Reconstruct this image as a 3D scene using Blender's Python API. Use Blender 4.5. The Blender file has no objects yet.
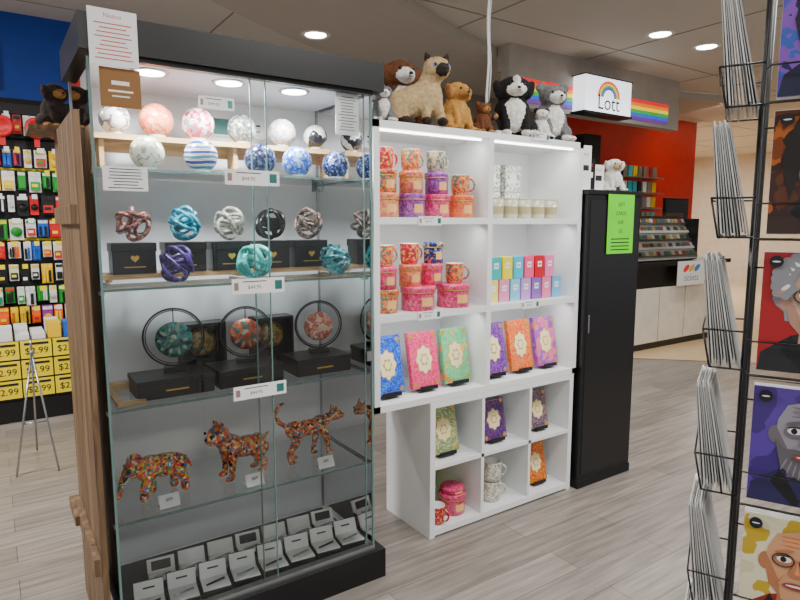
import bpy, math, random
import numpy as np
from mathutils import Vector, Matrix, Euler, noise as mnoise
random.seed(7)
S=bpy.context.scene
pi=math.pi
# ------------------------------------------------------------------ materials
def lin(c):
    o=[]
    for x in c[:3]:
        x=x/255.0
        o.append(x/12.92 if x<=0.04045 else ((x+0.055)/1.055)**2.4)
    return (o[0],o[1],o[2],1.0)
_m={}
def M(name,col=(200,200,200),rough=.5,metal=0,emit=0,var=.06,scale=8,bump=0,coat=0):
    if name in _m: return _m[name]
    m=bpy.data.materials.new(name); m.use_nodes=True
    nt=m.node_tree; b=nt.nodes['Principled BSDF']
    c=lin(col)
    tc=nt.nodes.new('ShaderNodeTexCoord'); nz=nt.nodes.new('ShaderNodeTexNoise')
    nz.inputs['Scale'].default_value=scale; nt.links.new(tc.outputs['Object'],nz.inputs['Vector'])
    r=nt.nodes.new('ShaderNodeValToRGB')
    r.color_ramp.elements[0].position=.3; r.color_ramp.elements[1].position=.7
    r.color_ramp.elements[0].color=tuple([x*(1-var) for x in c[:3]]+[1]); r.color_ramp.elements[1].color=tuple([min(1,x*(1+var)) for x in c[:3]]+[1])
    nt.links.new(nz.outputs['Fac'],r.inputs['Fac']); nt.links.new(r.outputs['Color'],b.inputs['Base Color'])
    b.inputs['Roughness'].default_value=rough; b.inputs['Metallic'].default_value=metal
    b.inputs['Coat Weight'].default_value=coat
    if emit:
        nt.links.new(r.outputs['Color'],b.inputs['Emission Color']); b.inputs['Emission Strength'].default_value=emit
    if bump:
        n2=nt.nodes.new('ShaderNodeTexNoise'); n2.inputs['Scale'].default_value=220; n2.inputs['Detail'].default_value=3
        nt.links.new(tc.outputs['Object'],n2.inputs['Vector'])
        bp=nt.nodes.new('ShaderNodeBump'); bp.inputs['Strength'].default_value=bump; bp.inputs['Distance'].default_value=.01
        nt.links.new(n2.outputs['Fac'],bp.inputs['Height']); nt.links.new(bp.outputs['Normal'],b.inputs['Normal'])
    _m[name]=m; return m
def P(name,cols,kind='voro',scale=30,rough=.35,metal=0,coat=.3,stretch=None):
    """patterned procedural material with constant colour steps"""
    if name in _m: return _m[name]
    m=bpy.data.materials.new(name); m.use_nodes=True
    nt=m.node_tree; b=nt.nodes['Principled BSDF']
    tc=nt.nodes.new('ShaderNodeTexCoord'); src=tc.outputs['Object']
    if stretch:
        mp=nt.nodes.new('ShaderNodeMapping'); mp.inputs['Scale'].default_value=stretch; nt.links.new(src,mp.inputs['Vector']); src=mp.outputs[0]
    r=nt.nodes.new('ShaderNodeValToRGB'); cr=r.color_ramp; cr.interpolation='LINEAR' if stretch else 'CONSTANT'
    while len(cr.elements)<len(cols): cr.elements.new(.5)
    lo,hi=(.0,1.) if kind in('voro','wave','dots') else (.33,.67)
    for i,c in enumerate(cols):
        cr.elements[i].position=lo+(hi-lo)*i/len(cols); cr.elements[i].color=lin(c)
    if kind in('voro','dots'):
        t=nt.nodes.new('ShaderNodeTexVoronoi'); t.inputs['Scale'].default_value=scale
        nt.links.new(src,t.inputs['Vector'])
        if kind=='voro':
            sp=nt.nodes.new('ShaderNodeSeparateColor'); nt.links.new(t.outputs['Color'],sp.inputs['Color']); nt.links.new(sp.outputs['Red'],r.inputs['Fac'])
        else: nt.links.new(t.outputs['Distance'],r.inputs['Fac'])
    elif kind=='wave':
        t=nt.nodes.new('ShaderNodeTexWave'); t.inputs['Scale'].default_value=scale; t.inputs['Distortion'].default_value=2.5; t.bands_direction='Z'
        nt.links.new(src,t.inputs['Vector']); nt.links.new(t.outputs['Fac'],r.inputs['Fac'])
    else:
        t=nt.nodes.new('ShaderNodeTexNoise'); t.inputs['Scale'].default_value=scale; t.inputs['Detail'].default_value=3
        nt.links.new(src,t.inputs['Vector']); nt.links.new(t.outputs['Fac'],r.inputs['Fac'])
    nt.links.new(r.outputs['Color'],b.inputs['Base Color'])
    b.inputs['Roughness'].default_value=rough; b.inputs['Metallic'].default_value=metal; b.inputs['Coat Weight'].default_value=coat
    _m[name]=m; return m
def glassmat(name,tint=(250,253,252),ior=1.45,base=0.0):
    m=bpy.data.materials.new(name); m.use_nodes=True; nt=m.node_tree
    for n in list(nt.nodes): nt.nodes.remove(n)
    o=nt.nodes.new('ShaderNodeOutputMaterial'); mx=nt.nodes.new('ShaderNodeMixShader')
    t=nt.nodes.new('ShaderNodeBsdfTransparent'); t.inputs[0].default_value=lin(tint)
    g=nt.nodes.new('ShaderNodeBsdfGlossy'); g.inputs['Roughness'].default_value=.02
    f=nt.nodes.new('ShaderNodeFresnel'); f.inputs['IOR'].default_value=ior
    nz=nt.nodes.new('ShaderNodeTexNoise'); nz.inputs['Scale'].default_value=2
    mr=nt.nodes.new('ShaderNodeMapRange'); mr.inputs['To Min'].default_value=1.3; mr.inputs['To Max'].default_value=1.6
    mu=nt.nodes.new('ShaderNodeMath'); mu.operation='MULTIPLY'; mu.use_clamp=True
    nt.links.new(nz.outputs['Fac'],mr.inputs['Value']); nt.links.new(mr.outputs['Result'],mu.inputs[0]); nt.links.new(f.outputs[0],mu.inputs[1])
    nt.links.new(mu.outputs[0],mx.inputs[0]); nt.links.new(t.outputs[0],mx.inputs[1]); nt.links.new(g.outputs[0],mx.inputs[2]); nt.links.new(mx.outputs[0],o.inputs[0])
    return m
GLASS=glassmat('clear_glass'); 
GEDGE=M('glass_edge',(104,132,128),.15)
WHITE=M('white_laminate',(236,238,238),.35,var=.01)
BACKW=M('back_panel_white',(236,240,245),.45,var=.02)
BLACK=M('black_laminate',(13,13,15),.35)
BLACKM=M('black_matte',(11,11,12),.7)
CARDW=M('white_card',(240,240,238),.6,var=.02)
INK=M('black_ink',(25,25,28),.6)
STEEL=M('brushed_steel',(175,178,180),.3,1)
GOLD=M('gold_foil',(212,170,80),.35,.6)
CERW=M('white_ceramic',(238,234,226),.2,coat=.5)
EYE=M('plush_eye',(8,8,8),.1)

# ------------------------------------------------------------------ mesh builder
class MB:
    def __init__(s): s.v=[];s.f=[];s.mi=[];s.sm=[];s.mats=[]
    def idx(s,m):
        if m not in s.mats: s.mats.append(m)
        return s.mats.index(m)
    def add(s,vs,fs,m,smooth=False,T=None):
        o=len(s.v)
        if T is not None: vs=[T@Vector(v) for v in vs]
        s.v+= [tuple(v) for v in vs]
        for k,f in enumerate(fs):
            s.f.append([i+o for i in f]); s.mi.append(s.idx(m[k]) if isinstance(m,list) else s.idx(m)); s.sm.append(smooth)
        return s
    def box(s,c,d,m,T=None):
        x,y,z=[k/2 for k in d]; cx,cy,cz=c
        vs=[(cx+a*x,cy+b*y,cz+e*z) for a,b,e in [(-1,-1,-1),(1,-1,-1),(1,1,-1),(-1,1,-1),(-1,-1,1),(1,-1,1),(1,1,1),(-1,1,1)]]
        return s.add(vs,[(0,3,2,1),(4,5,6,7),(0,1,5,4),(1,2,6,5),(2,3,7,6),(3,0,4,7)],m,False,T)
    def b2(s,a,b,m,T=None):
        return s.box([(a[i]+b[i])/2 for i in range(3)],[abs(b[i]-a[i]) for i in range(3)],m,T)
    def quad(s,p,m): return s.add(p,[tuple(range(len(p)))],m)
    def lathe(s,prof,m,c=(0,0,0),seg=28,T=None,smooth=True):
        vs=[];fs=[];n=len(prof)
        for i in range(seg):
            a=2*pi*i/seg
            for r,z in prof: vs.append((c[0]+r*math.cos(a),c[1]+r*math.sin(a),c[2]+z))
        for i in range(seg):
            j=(i+1)%seg
            for k in range(n-1): fs.append((i*n+k,j*n+k,j*n+k+1,i*n+k+1))
        return s.add(vs,fs,m,smooth,T)
    def tube(s,pts,r,m,closed=False,seg=8,T=None):
        pts=[Vector(p) for p in pts]; n=len(pts); vs=[];fs=[]
        up=Vector((0,0,1)); N=None
        for i in range(n):
            t=(pts[(i+1)%n]-pts[i-1]) if closed else (pts[min(i+1,n-1)]-pts[max(i-1,0)])
            t.normalize()
            if N is None:
                N=t.cross(up); 
                if N.length<.1: N=t.cross(Vector((1,0,0)))
            N=(N-t*N.dot(t)).normalized(); B=t.cross(N)
            rr=r[i] if isinstance(r,(list,tuple)) else r
            for k in range(seg):
                a=2*pi*k/seg; vs.append(pts[i]+N*rr*math.cos(a)+B*rr*math.sin(a))
        for i in range(n if closed else n-1):
            j=(i+1)%n
            for k in range(seg):
                l=(k+1)%seg; fs.append((i*seg+k,i*seg+l,j*seg+l,j*seg+k))
        if not closed: fs.append(tuple(range(seg))[::-1]); fs.append(tuple((n-1)*seg+k for k in range(seg)))
        return s.add(vs,fs,m,True,T)
    def ell(s,c,r,m,seg=20,rings=12,T=None,rot=None):
        vs=[];fs=[]
        for i in range(rings+1):
            ph=pi*i/rings
            for k in range(seg):
                a=2*pi*k/seg; v=Vector((r[0]*math.sin(ph)*math.cos(a),r[1]*math.sin(ph)*math.sin(a),r[2]*math.cos(ph)))
                if rot: v=Euler(rot).to_matrix()@v
                vs.append(v+Vector(c))
        for i in range(rings):
            for k in range(seg):
                l=(k+1)%seg; fs.append((i*seg+k,(i+1)*seg+k,(i+1)*seg+l,i*seg+l))
        return s.add(vs,fs,m,True,T)
    def disc(s,cx,cz,rx,rz,y,m,n=24,rot=0,T=None,f=None):
        """flat ellipse in XZ facing -Y"""
        vs=[]
        for i in range(n):
            a=2*pi*i/n; k=f(a) if f else 1
            x=rx*k*math.cos(a); z=rz*k*math.sin(a)
            vs.append((cx+x*math.cos(rot)-z*math.sin(rot),y,cz+x*math.sin(rot)+z*math.cos(rot)))
        return s.add(vs,[tuple(range(n))],m,False,T)
    def rect(s,cx,cz,w,h,y,m,T=None):
        return s.add([(cx-w/2,y,cz-h/2),(cx+w/2,y,cz-h/2),(cx+w/2,y,cz+h/2),(cx-w/2,y,cz+h/2)],[(0,1,2,3)],m,False,T)
    def text(s,body,size,cx,cz,y,m,T=None):
        cu=bpy.data.curves.new('t','FONT'); cu.body=body; cu.size=size; cu.align_x='CENTER'; cu.align_y='CENTER'; cu.resolution_u=3
        ob=bpy.data.objects.new('t',cu); S.collection.objects.link(ob)
        dg=bpy.context.evaluated_depsgraph_get(); me=ob.evaluated_get(dg).to_mesh()
        vs=[(v.co.x+cx,y,v.co.y+cz) for v in me.vertices]; fs=[tuple(p.vertices) for p in me.polygons]
        s.add(vs,fs,m,False,T)
        bpy.data.objects.remove(ob); return s
    def obj(s,name,loc=(0,0,0),rot=(0,0,0),bevel=0,parent=None,scale=None):
        me=bpy.data.meshes.new(name); me.from_pydata(s.v,[],s.f)
        for m in s.mats: me.materials.append(m)
        me.polygons.foreach_set('material_index',s.mi); me.polygons.foreach_set('use_smooth',s.sm); me.update()
        o=bpy.data.objects.new(name,me); S.collection.objects.link(o); o.location=loc; o.rotation_euler=rot
        if scale: o.scale=(scale,)*3
        if bevel:
            b=o.modifiers.new('bevel','BEVEL'); b.width=bevel; b.segments=2; b.limit_method='ANGLE'
        if parent: o.parent=parent
        return o

# ------------------------------------------------------------------ blob animals
def blob(name,parts,voxel,loc,rot,extra=None,fuzz=0,smooth=3,scale=1):
    tmp=MB(); dm=BLACK
    for p in parts:
        if p[0]=='e': tmp.ell(p[1],p[2],dm,seg=20,rings=12,rot=(p[4] if len(p)>4 else None))
        else:
            a=Vector(p[1]);b=Vector(p[3]); n=max(3,int((b-a).length/max(.3*min(p[2],p[4]),.004)))
            n=min(n,14)
            for i in range(n+1):
                t=i/n; r=p[2]*(1-t)+p[4]*t; tmp.ell(a.lerp(b,t),(r,r,r),dm,seg=14,rings=8)
    ob=tmp.obj('tmp'); ob.data.update()
    md=ob.modifiers.new('r','REMESH'); md.mode='VOXEL'; md.voxel_size=voxel; md.adaptivity=0
    dg=bpy.context.evaluated_depsgraph_get(); me=bpy.data.meshes.new_from_object(ob.evaluated_get(dg))
    bpy.data.objects.remove(ob)
    import bmesh
    bm=bmesh.new(); bm.from_mesh(me)
    for _ in range(smooth): bmesh.ops.smooth_vert(bm,verts=bm.verts,factor=.5,use_axis_x=True,use_axis_y=True,use_axis_z=True)
    bm.normal_update()
    if fuzz:
        for v in bm.verts: v.co+=v.normal*fuzz*mnoise.noise(v.co*70)
    bm.to_mesh(me); bm.free()
    n=len(me.polygons); C=np.zeros(n*3); me.polygons.foreach_get('center',C); C=C.reshape(n,3)
    D=[]
    for p in parts:
        if p[0]=='e':
            q=C-np.array(p[1])
            if len(p)>4: q=q@np.array(Euler(p[4]).to_matrix())
            D.append((np.linalg.norm(q/np.array(p[2]),axis=1)-1)*min(p[2]))
        else:
            a=np.array(p[1]);b=np.array(p[3]);ab=b-a
            t=np.clip((C-a)@ab/max(1e-9,ab@ab),0,1)
            D.append(np.linalg.norm(C-a-t[:,None]*ab,axis=1)-(p[2]*(1-t)+p[4]*t))
    k=np.argmin(np.array(D),axis=0)
    mats=[(p[3] if p[0]=='e' else p[5]) for p in parts]
    out=MB(); out.add([v.co.copy() for v in me.vertices],[tuple(p.vertices) for p in me.polygons],[mats[i] for i in k],True)
    if extra: extra(out)
    zm=min(v[2] for v in out.v); out.v=[(v[0],v[1],v[2]-zm+.0005) for v in out.v]
    return out.obj(name,loc,rot,scale=scale)

def plush(name,loc,yaw,h,base,face,ear,paw,ears='pointed',muzzle=.1,belly=None,patch=None,tail=None,wide=1.15):
    belly=belly or base; tail=tail or base
    p=[('e',(0,.02,.36),(.23,.22,.33),base),('e',(0,-.1,.34),(.17,.15,.26),belly),
       ('e',(0,-.06,.76),(.205,.19,.18),base),('e',(0,-.2,.72),(.12,.1,.1),face),
       ('e',(0,-.26,.70),(.07,muzzle,.055),face),
       ('c',(-.12,-.12,.42),.075,(-.12,-.24,.07),.06,base),('c',(.12,-.12,.42),.075,(.12,-.24,.07),.06,base),
       ('e',(-.12,-.27,.05),(.065,.09,.05),paw),('e',(.12,-.27,.05),(.065,.09,.05),paw),
       ('e',(-.2,.02,.16),(.12,.2,.15),base),('e',(.2,.02,.16),(.12,.2,.15),base),
       ('e',(-.24,-.18,.055),(.065,.12,.05),paw),('e',(.24,-.18,.055),(.065,.12,.05),paw),
       ('c',(.05,.22,.12),.055,(.26,.32,.06),.045,tail)]
    if ears=='pointed':
        for s_ in(-1,1): p.append(('c',(.12*s_,-.04,.88),.06,(.165*s_,-.04,1.0),.018,ear))
    elif ears=='round':
        for s_ in(-1,1): p.append(('e',(.17*s_,-.03,.9),(.09,.05,.09),ear))
    else:
        for s_ in(-1,1): p.append(('e',(.2*s_,-.06,.74),(.05,.09,.15),ear,(0,.25*s_,0)))
    if patch: p.append(patch)
    q=[]
    W=(wide,1,1)
    for a in p:
        if a[0]=='e': q.append(('e',tuple(x*h*w_ for x,w_ in zip(a[1],W)),tuple(x*h*w_ for x,w_ in zip(a[2],W)))+tuple(a[3:]))
        else: q.append(('c',tuple(x*h*w_ for x,w_ in zip(a[1],W)),a[2]*h,tuple(x*h*w_ for x,w_ in zip(a[3],W)),a[4]*h,a[5]))
    def ex(mb):
        for s_ in(-1,1): mb.ell((.085*s_*h*wide,-.235*h,.79*h),(.024*h,.02*h,.026*h),EYE,12,8)
        mb.ell((0,(-.26-muzzle)*h,.72*h),(.03*h,.02*h,.02*h),EYE,12,8)
        mb.tube([(-.03*h,(-.255-muzzle)*h,.685*h),(0,(-.262-muzzle)*h,.675*h),(.03*h,(-.255-muzzle)*h,.685*h)],.005*h,EYE)
    return blob(name,q,.022*h,loc,(0,0,yaw),ex,fuzz=.012*h,smooth=2)

# ------------------------------------------------------------------ room shell
def nodes_floor():
    m=bpy.data.materials.new('vinyl_plank_floor'); m.use_nodes=True; nt=m.node_tree; b=nt.nodes['Principled BSDF']
    tc=nt.nodes.new('ShaderNodeTexCoord'); br=nt.nodes.new('ShaderNodeTexBrick')
    br.inputs['Scale'].default_value=1; br.inputs['Brick Width'].default_value=1.25; br.inputs['Row Height'].default_value=.16
    br.inputs['Mortar Size'].default_value=.0018; br.inputs['Color1'].default_value=lin((156,147,138)); br.inputs['Color2'].default_value=lin((134,126,118))
    br.inputs['Mortar'].default_value=lin((92,86,80)); br.offset=.37
    nt.links.new(tc.outputs['Object'],br.inputs['Vector'])
    mp=nt.nodes.new('ShaderNodeMapping'); mp.inputs['Scale'].default_value=(1.2,16,1); nt.links.new(tc.outputs['Object'],mp.inputs['Vector'])
    nz=nt.nodes.new('ShaderNodeTexNoise'); nz.inputs['Scale'].default_value=2.2; nz.inputs['Detail'].default_value=6; nt.links.new(mp.outputs[0],nz.inputs['Vector'])
    rp=nt.nodes.new('ShaderNodeValToRGB'); rp.color_ramp.elements[0].position=.32; rp.color_ramp.elements[0].color=(.6,.59,.58,1); rp.color_ramp.elements[1].position=.68; rp.color_ramp.elements[1].color=(1.15,1.15,1.15,1)
    nt.links.new(nz.outputs['Fac'],rp.inputs['Fac'])
    mx=nt.nodes.new('ShaderNodeMix'); mx.data_type='RGBA'; mx.blend_type='MULTIPLY'; mx.inputs[0].default_value=.9
    nt.links.new(br.outputs['Color'],mx.inputs[6]); nt.links.new(rp.outputs['Color'],mx.inputs[7]); nt.links.new(mx.outputs[2],b.inputs['Base Color'])
    b.inputs['Roughness'].default_value=.34
    return m
FL=nodes_floor()
MB().b2((-6,-5,-.05),(16,12,0),FL).obj('floor')
tile=M('mall_tile',(222,192,146),.2)
MB().add([(5.6,4.3,.004),(6.57,3.33,.004),(9.4,.6,.004),(15.9,.6,.004),(15.9,11.9,.004),(5.6,11.9,.004)],[(0,1,2,3,4,5)],tile).obj('floor_tile')
CE=M('ceiling_paint',(205,200,192),.8,var=.03,scale=1)
SEAM=M('ceiling_seam',(140,134,126),.8)
H=3.25
MB().b2((-6,-5,H),(16,12,H+.05),CE).obj('ceiling')
seams=MB()
for k in range(-2,9):
    x=k*1.8; seams.b2((x,1.0,H-.004),(x+.014,11,H-.001),SEAM)
for k in range(1,6):
    y=k*1.8+.4; seams.b2((-5,y,H-.0035),(15,y+.014,H-.0005),SEAM)
seams.obj('trim_1')
bk=MB(); vs=[];fs=[]; n=60
for i in range(n+1):
    a=math.radians(200-130*i/n); c=(6.2,-1.2); 
    for r,z in((6.6,H-.001),(6.6,H-.1),(7.95,H-.1),(7.95,H-.001)): vs.append((c[0]+r*math.cos(a),c[1]+r*math.sin(a)*.92,z))
for i in range(n):
    for k in range(3): fs.append((i*4+k,i*4+k+1,i*4+4+k+1,i*4+4+k))
CE2=M('bulkhead_paint',(186,178,168),.8,var=.02)
bk.add(vs,fs,CE2,False).obj('trim_2')
BLUE=M('blue_paint',(18,62,160),.6)
MB().b2((-6,6.17,0),(1.6,6.3,H),BLUE).obj('wall_back')
WB=M('beige_wall',(170,162,152),.7)
MB().b2((1.6,6.17,0),(6.6,6.3,H),WB).obj('wall_beige')
RED=M('red_gloss_wall',(205,12,20),.25,coat=.4)
MB().b2((6.6,6.0,0),(10.35,6.15,H),RED).obj('wall_red')
MB().b2((10.35,10,0),(15.95,10.15,H),M('mall_wall',(225,208,180),.6)).obj('wall_mall')
MB().b2((15.8,-4.9,0),(15.95,10,H),M('mall_wall_side',(205,192,170),.6)).obj('wall_right')

# slatwall with hanging stationery
sl=MB(); SLAT=M('slatwall_black',(22,22,24),.5)
z=.12
sl.b2((-3.5,6.15,0),(1.6,6.168,2.55),BLACKM)
while z<2.5:
    sl.b2((-3.5,6.12,z),(1.6,6.15,z+.085),SLAT); z+=.1
sl.obj('slatwall')
cols=[(220,20,30),(255,205,10),(30,160,50),(240,240,236),(20,100,210),(245,100,20),(150,50,160),(20,20,20),(60,190,210),(250,225,60)]
cm=[M('pack_%d'%i,c,.4) for i,c in enumerate(cols)]
YEL=M('yellow_tag',(255,225,10),.5)
hs=MB()
rows=[(2.40,[0,0,7,0]),(2.12,[0,1,2,7]),(1.94,[1,2,1,2]),(1.74,[7,1,0,3]),(1.54,[4,3,0,2]),(1.35,[3,0,4,5]),(1.16,[7,3,7,1]),(.97,[3,4,0,2]),(.80,[3,0,5,1])]
for ri,(zz,pal) in enumerate(rows):
    x=-2.6
    while x<1.3:
        w=random.uniform(.045,.1); h=random.uniform(.13,.18); c=cm[random.choice(pal)]; c2=cm[random.choice(pal+[random.randrange(10)])]
        hs.b2((x,6.03,zz-h),(x+w,6.045,zz),random.choice([CARDW,c,c2,c]))
        k=random.random(); y0=5.99
        if k<.25: hs.lathe([(0,0),(w*.42,0),(w*.42,.02),(0,.02)],c,seg=14,T=Matrix.Translation((x+w/2,6.03,zz-h*.6))@Matrix.Rotation(pi/2,4,'X'))
        elif k<.6:
            nb=random.randrange(2,5)
            for q in range(nb): hs.b2((x+w*(.1+.8*q/nb),y0,zz-h*.92),(x+w*(.1+.8*(q+.7)/nb),6.03,zz-h*random.uniform(.25,.4)),random.choice([c,c2,cm[7]]))
        else:
            hs.b2((x+w*.12,y0,zz-h*.9),(x+w*.88,6.03,zz-h*.5),c); hs.b2((x+w*.2,y0-.005,zz-h*.75),(x+w*.7,y0,zz-h*.6),random.choice([CARDW,YEL,c2]))
        hs.b2((x+w*.05,6.024,zz-h*.22),(x+w*.95,6.03,zz-h*.06),random.choice([CARDW,c2,c,YEL]))
        hs.tube([(x+w/2,5.93,zz-.01),(x+w/2,6.118,zz-.015)],.003,STEEL,seg=5)
        if random.random()<.45: hs.b2((x+w*.2,5.922,zz-.03),(x+w*.8,5.926,zz+.008),random.choice([CARDW,YEL]))
        x+=w+random.uniform(.008,.025)
    if ri in(2,5): hs.b2((-2.6,6.1,zz+.012),(1.3,6.118,zz+.03),YEL)
for i in range(3): 
    hs.lathe([(0,0),(.085,0),(.085,.03),(.06,.035),(.05,.02),(0,.02)],cm[0],seg=20,T=Matrix.Translation((-.1+i*.24,5.95,2.29))@Matrix.Rotation(pi/2,4,'X'))
    hs.b2((-.12+i*.24,5.94,2.14),(-.08+i*.24,5.96,2.24),cm[0])
hs.obj('hanging_stationery')
sg=MB(); sg.b2((-.25,6.12,2.62),(.15,6.165,3.0),CARDW); sg.b2((-.2,6.11,2.66),(.1,6.12,2.82),cm[0]); sg.b2((.02,6.11,2.82),(.1,6.12,2.95),cm[0]); sg.obj('wall_sign')
bn=MB(); bn.b2((-1.4,5.3,.0),(.55,5.85,.16),BLACK); bn.b2((-1.4,5.32,.16),(.55,5.85,.62),BLACK)
for r in range(3):
    for i in range(9):
        x=.55-i*.215; zc=.55-r*.15
        bn.b2((x-.205,5.305,zc-.065),(x,5.315,zc+.07),YEL); bn.rect(x-.1,zc+.045,.16,.018,5.303,INK); bn.text('$2.99',.07,x-.1,zc-.012,5.303,INK)
for i in range(34):
    x=-1.3+(i%17)*.108; yy=5.36+.22*(i//17); bn.b2((x,yy,.62),(x+.09,yy+.18,.65+.1*random.random()),random.choice([CARDW,CARDW,CARDW,cm[4],cm[1],cm[2]]))
bn.obj('sale_bin',bevel=0)
es=MB()
apex=(.16,4.25,.72)
for p in((.03,4.12,0),(.25,4.08,0),(.16,4.55,0)): es.tube([p,apex],.006,STEEL)
es.tube([(.08,4.18,.3),(.21,4.17,.3)],.005,STEEL); es.ell(apex,(.016,.016,.016),STEEL); es.tube([apex,(.16,4.25,.8)],.006,STEEL)
es.obj('sign_easel')

# ------------------------------------------------------------------ glass cabinet
X0,X1,Y0,Y1=.272,1.262,2.05,2.55
XR=1.305
cb=MB()
cb.b2((X0-.02,Y0-.02,2.01),(XR,Y1,2.115),BLACK)
cb.b2((X0-.02,Y0-.02,0),(XR,Y1,.125),BLACK)
cb.b2((X0,Y0+.0,.125),(X1,Y1-.03,.133),WHITE)
cb.b2((X0+.002,Y1-.02,.125),(X1-.002,Y1,2.01),BACKW)
cb.b2((X0+.02,Y0+.01,2.0),(X1-.02,Y1-.02,2.0101),BACKW)
for x in(X0+.004,X1-.004):
    cb.quad([(x,Y0+.01,.133),(x,Y1-.02,.133),(x,Y1-.02,2.01),(x,Y0+.01,2.01)],GLASS)
    cb.b2((x-.004,Y0,.125),(x+.004,Y0+.01,2.01),GEDGE)
    cb.b2((x-.004,Y1-.03,.125),(x+.004,Y1-.022,2.01),STEEL)
mid=(X0+X1)/2+.06
cb.quad([(X0+.01,Y0+.004,.15),(mid,Y0+.004,.15),(mid,Y0+.004,2.0),(X0+.01,Y0+.004,2.0)],GLASS)
cb.quad([(mid-.05,Y0+.016,.15),(X1-.03,Y0+.016,.15),(X1-.03,Y0+.016,2.0),(mid-.05,Y0+.016,2.0)],GLASS)
for x,y in((mid,Y0+.004),(mid-.05,Y0+.016),(X1-.03,Y0+.016)): cb.b2((x-.002,y-.003,.15),(x+.002,y+.003,2.0),GEDGE)
cb.b2((X0,Y0-.004,.125),(X1,Y0+.024,.15),STEEL); cb.b2((X0,Y0-.004,1.995),(X1,Y0+.024,2.01),BLACK)
SH=[1.677,1.295,.896,.507]
for zz in SH:
    cb.quad([(X0+.01,Y0+.04,zz-.003),(X1-.01,Y0+.04,zz-.003),(X1-.01,Y1-.03,zz-.003),(X0+.01,Y1-.03,zz-.003)],GLASS)
    cb.b2((X0+.01,Y0+.034,zz-.009),(X1-.01,Y0+.04,zz-.001),GEDGE)
    for x in(X0+.01,X1-.01):
        cb.b2((x-.003,Y0+.04,zz-.008),(x+.003,Y1-.03,zz-.001),GEDGE)
        for y in(Y0+.06,Y1-.06): cb.b2((x-.008,y-.008,zz-.02),(x+.008,y+.008,zz-.008),STEEL)
    for x in(X0+.02,X1-.02): cb.b2((x-.01,Y1-.032,zz-.03),(x+.01,Y1-.02,zz-.003),STEEL)
cb.b2((1.225,Y0-.012,.95),(1.25,Y0+.0,.99),STEEL)
EM=M('lamp_emitter',(255,250,242),.5,emit=22,var=0)
LXS=(.475,.74,.99)
for x in LXS: cb.lathe([(0,1.9985),(.045,1.9985),(.046,1.996),(.056,1.995),(.06,2.0)],STEEL,c=(x,2.17,0),seg=24); cb.lathe([(0,1.994),(.045,1.994)],EM,c=(x,2.17,0),seg=24)
cab=cb.obj('glass_display_cabinet')
def light(name,kind,loc,power,size=.1,col=(1,.98,.95),rot=(0,0,0),sy=None,spot=None,blend=.6):
    l=bpy.data.lights.new(name,kind); l.energy=power; l.color=col
    if kind=='AREA':
        l.size=size
        if sy: l.shape='RECTANGLE'; l.size_y=sy
    else:
        l.shadow_soft_size=size
    if kind=='SPOT': l.spot_size=spot or 2.2; l.spot_blend=blend
    o=bpy.data.objects.new(name,l); S.collection.objects.link(o); o.location=loc; o.rotation_euler=rot
    return o
for x in LXS: light('cabinet_downlight','SPOT',(x,2.19,1.982),32,.04,spot=2.9,col=(.97,.99,1))
WOOD=P('pine_wood',[(196,158,108),(184,144,96),(204,168,118)],'noise',10,.5,coat=0,stretch=(.6,6,6))
TIM=P('timber_dark',[(84,62,42),(122,94,66),(98,74,50),(138,108,78)],'noise',3,.6,coat=0,stretch=(8,8,.6))
r1=MB(); r1.b2((.31,2.30,SH[0]+.115),(1.235,2.42,SH[0]+.133),WOOD)
for x in(.33,.8,1.21): r1.b2((x,2.32,SH[0]+.001),(x+.015,2.40,SH[0]+.115),WOOD)
r1.b2((.31,2.405,SH[0]+.08),(1.235,2.42,SH[0]+.115),WOOD); r1.obj('wooden_riser')
r2=MB(); r2.b2((.31,2.30,SH[1]+.01),(1.235,2.44,SH[1]+.028),WOOD)
for x in(.33,.8,1.21): r2.b2((x,2.31,SH[1]+.001),(x+.015,2.43,SH[1]+.01),WOOD)
r2.obj('wooden_riser')
r3=MB(); r3.b2((.31,2.12,SH[2]+.001),(.4,2.15,SH[2]+.012),WOOD); r3.b2((.31,2.36,SH[2]+.001),(1.235,2.4,SH[2]+.02),WOOD); r3.b2((.31,2.15,SH[2]+.001),(.33,2.36,SH[2]+.01),WOOD)
r3.obj('wooden_riser')
tm=MB()
for i,y in enumerate((2.06,2.2,2.34,2.48)): tm.b2((.226,y+.004,0 if i in(0,3) else .05),(.246,y+.136,1.84),TIM)
tm.b2((.205,2.06,.36),(.226,2.6,.42),TIM); tm.b2((.205,2.06,1.5),(.226,2.6,1.56),TIM); tm.b2((.19,2.45,.37),(.226,2.66,.41),TIM); tm.b2((.226,2.62,0),(.25,2.66,1.84),TIM); tm.b2((.14,2.56,1.84),(.34,2.8,1.855),TIM)
tm.obj('timber_side_panel',bevel=.002)

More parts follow.
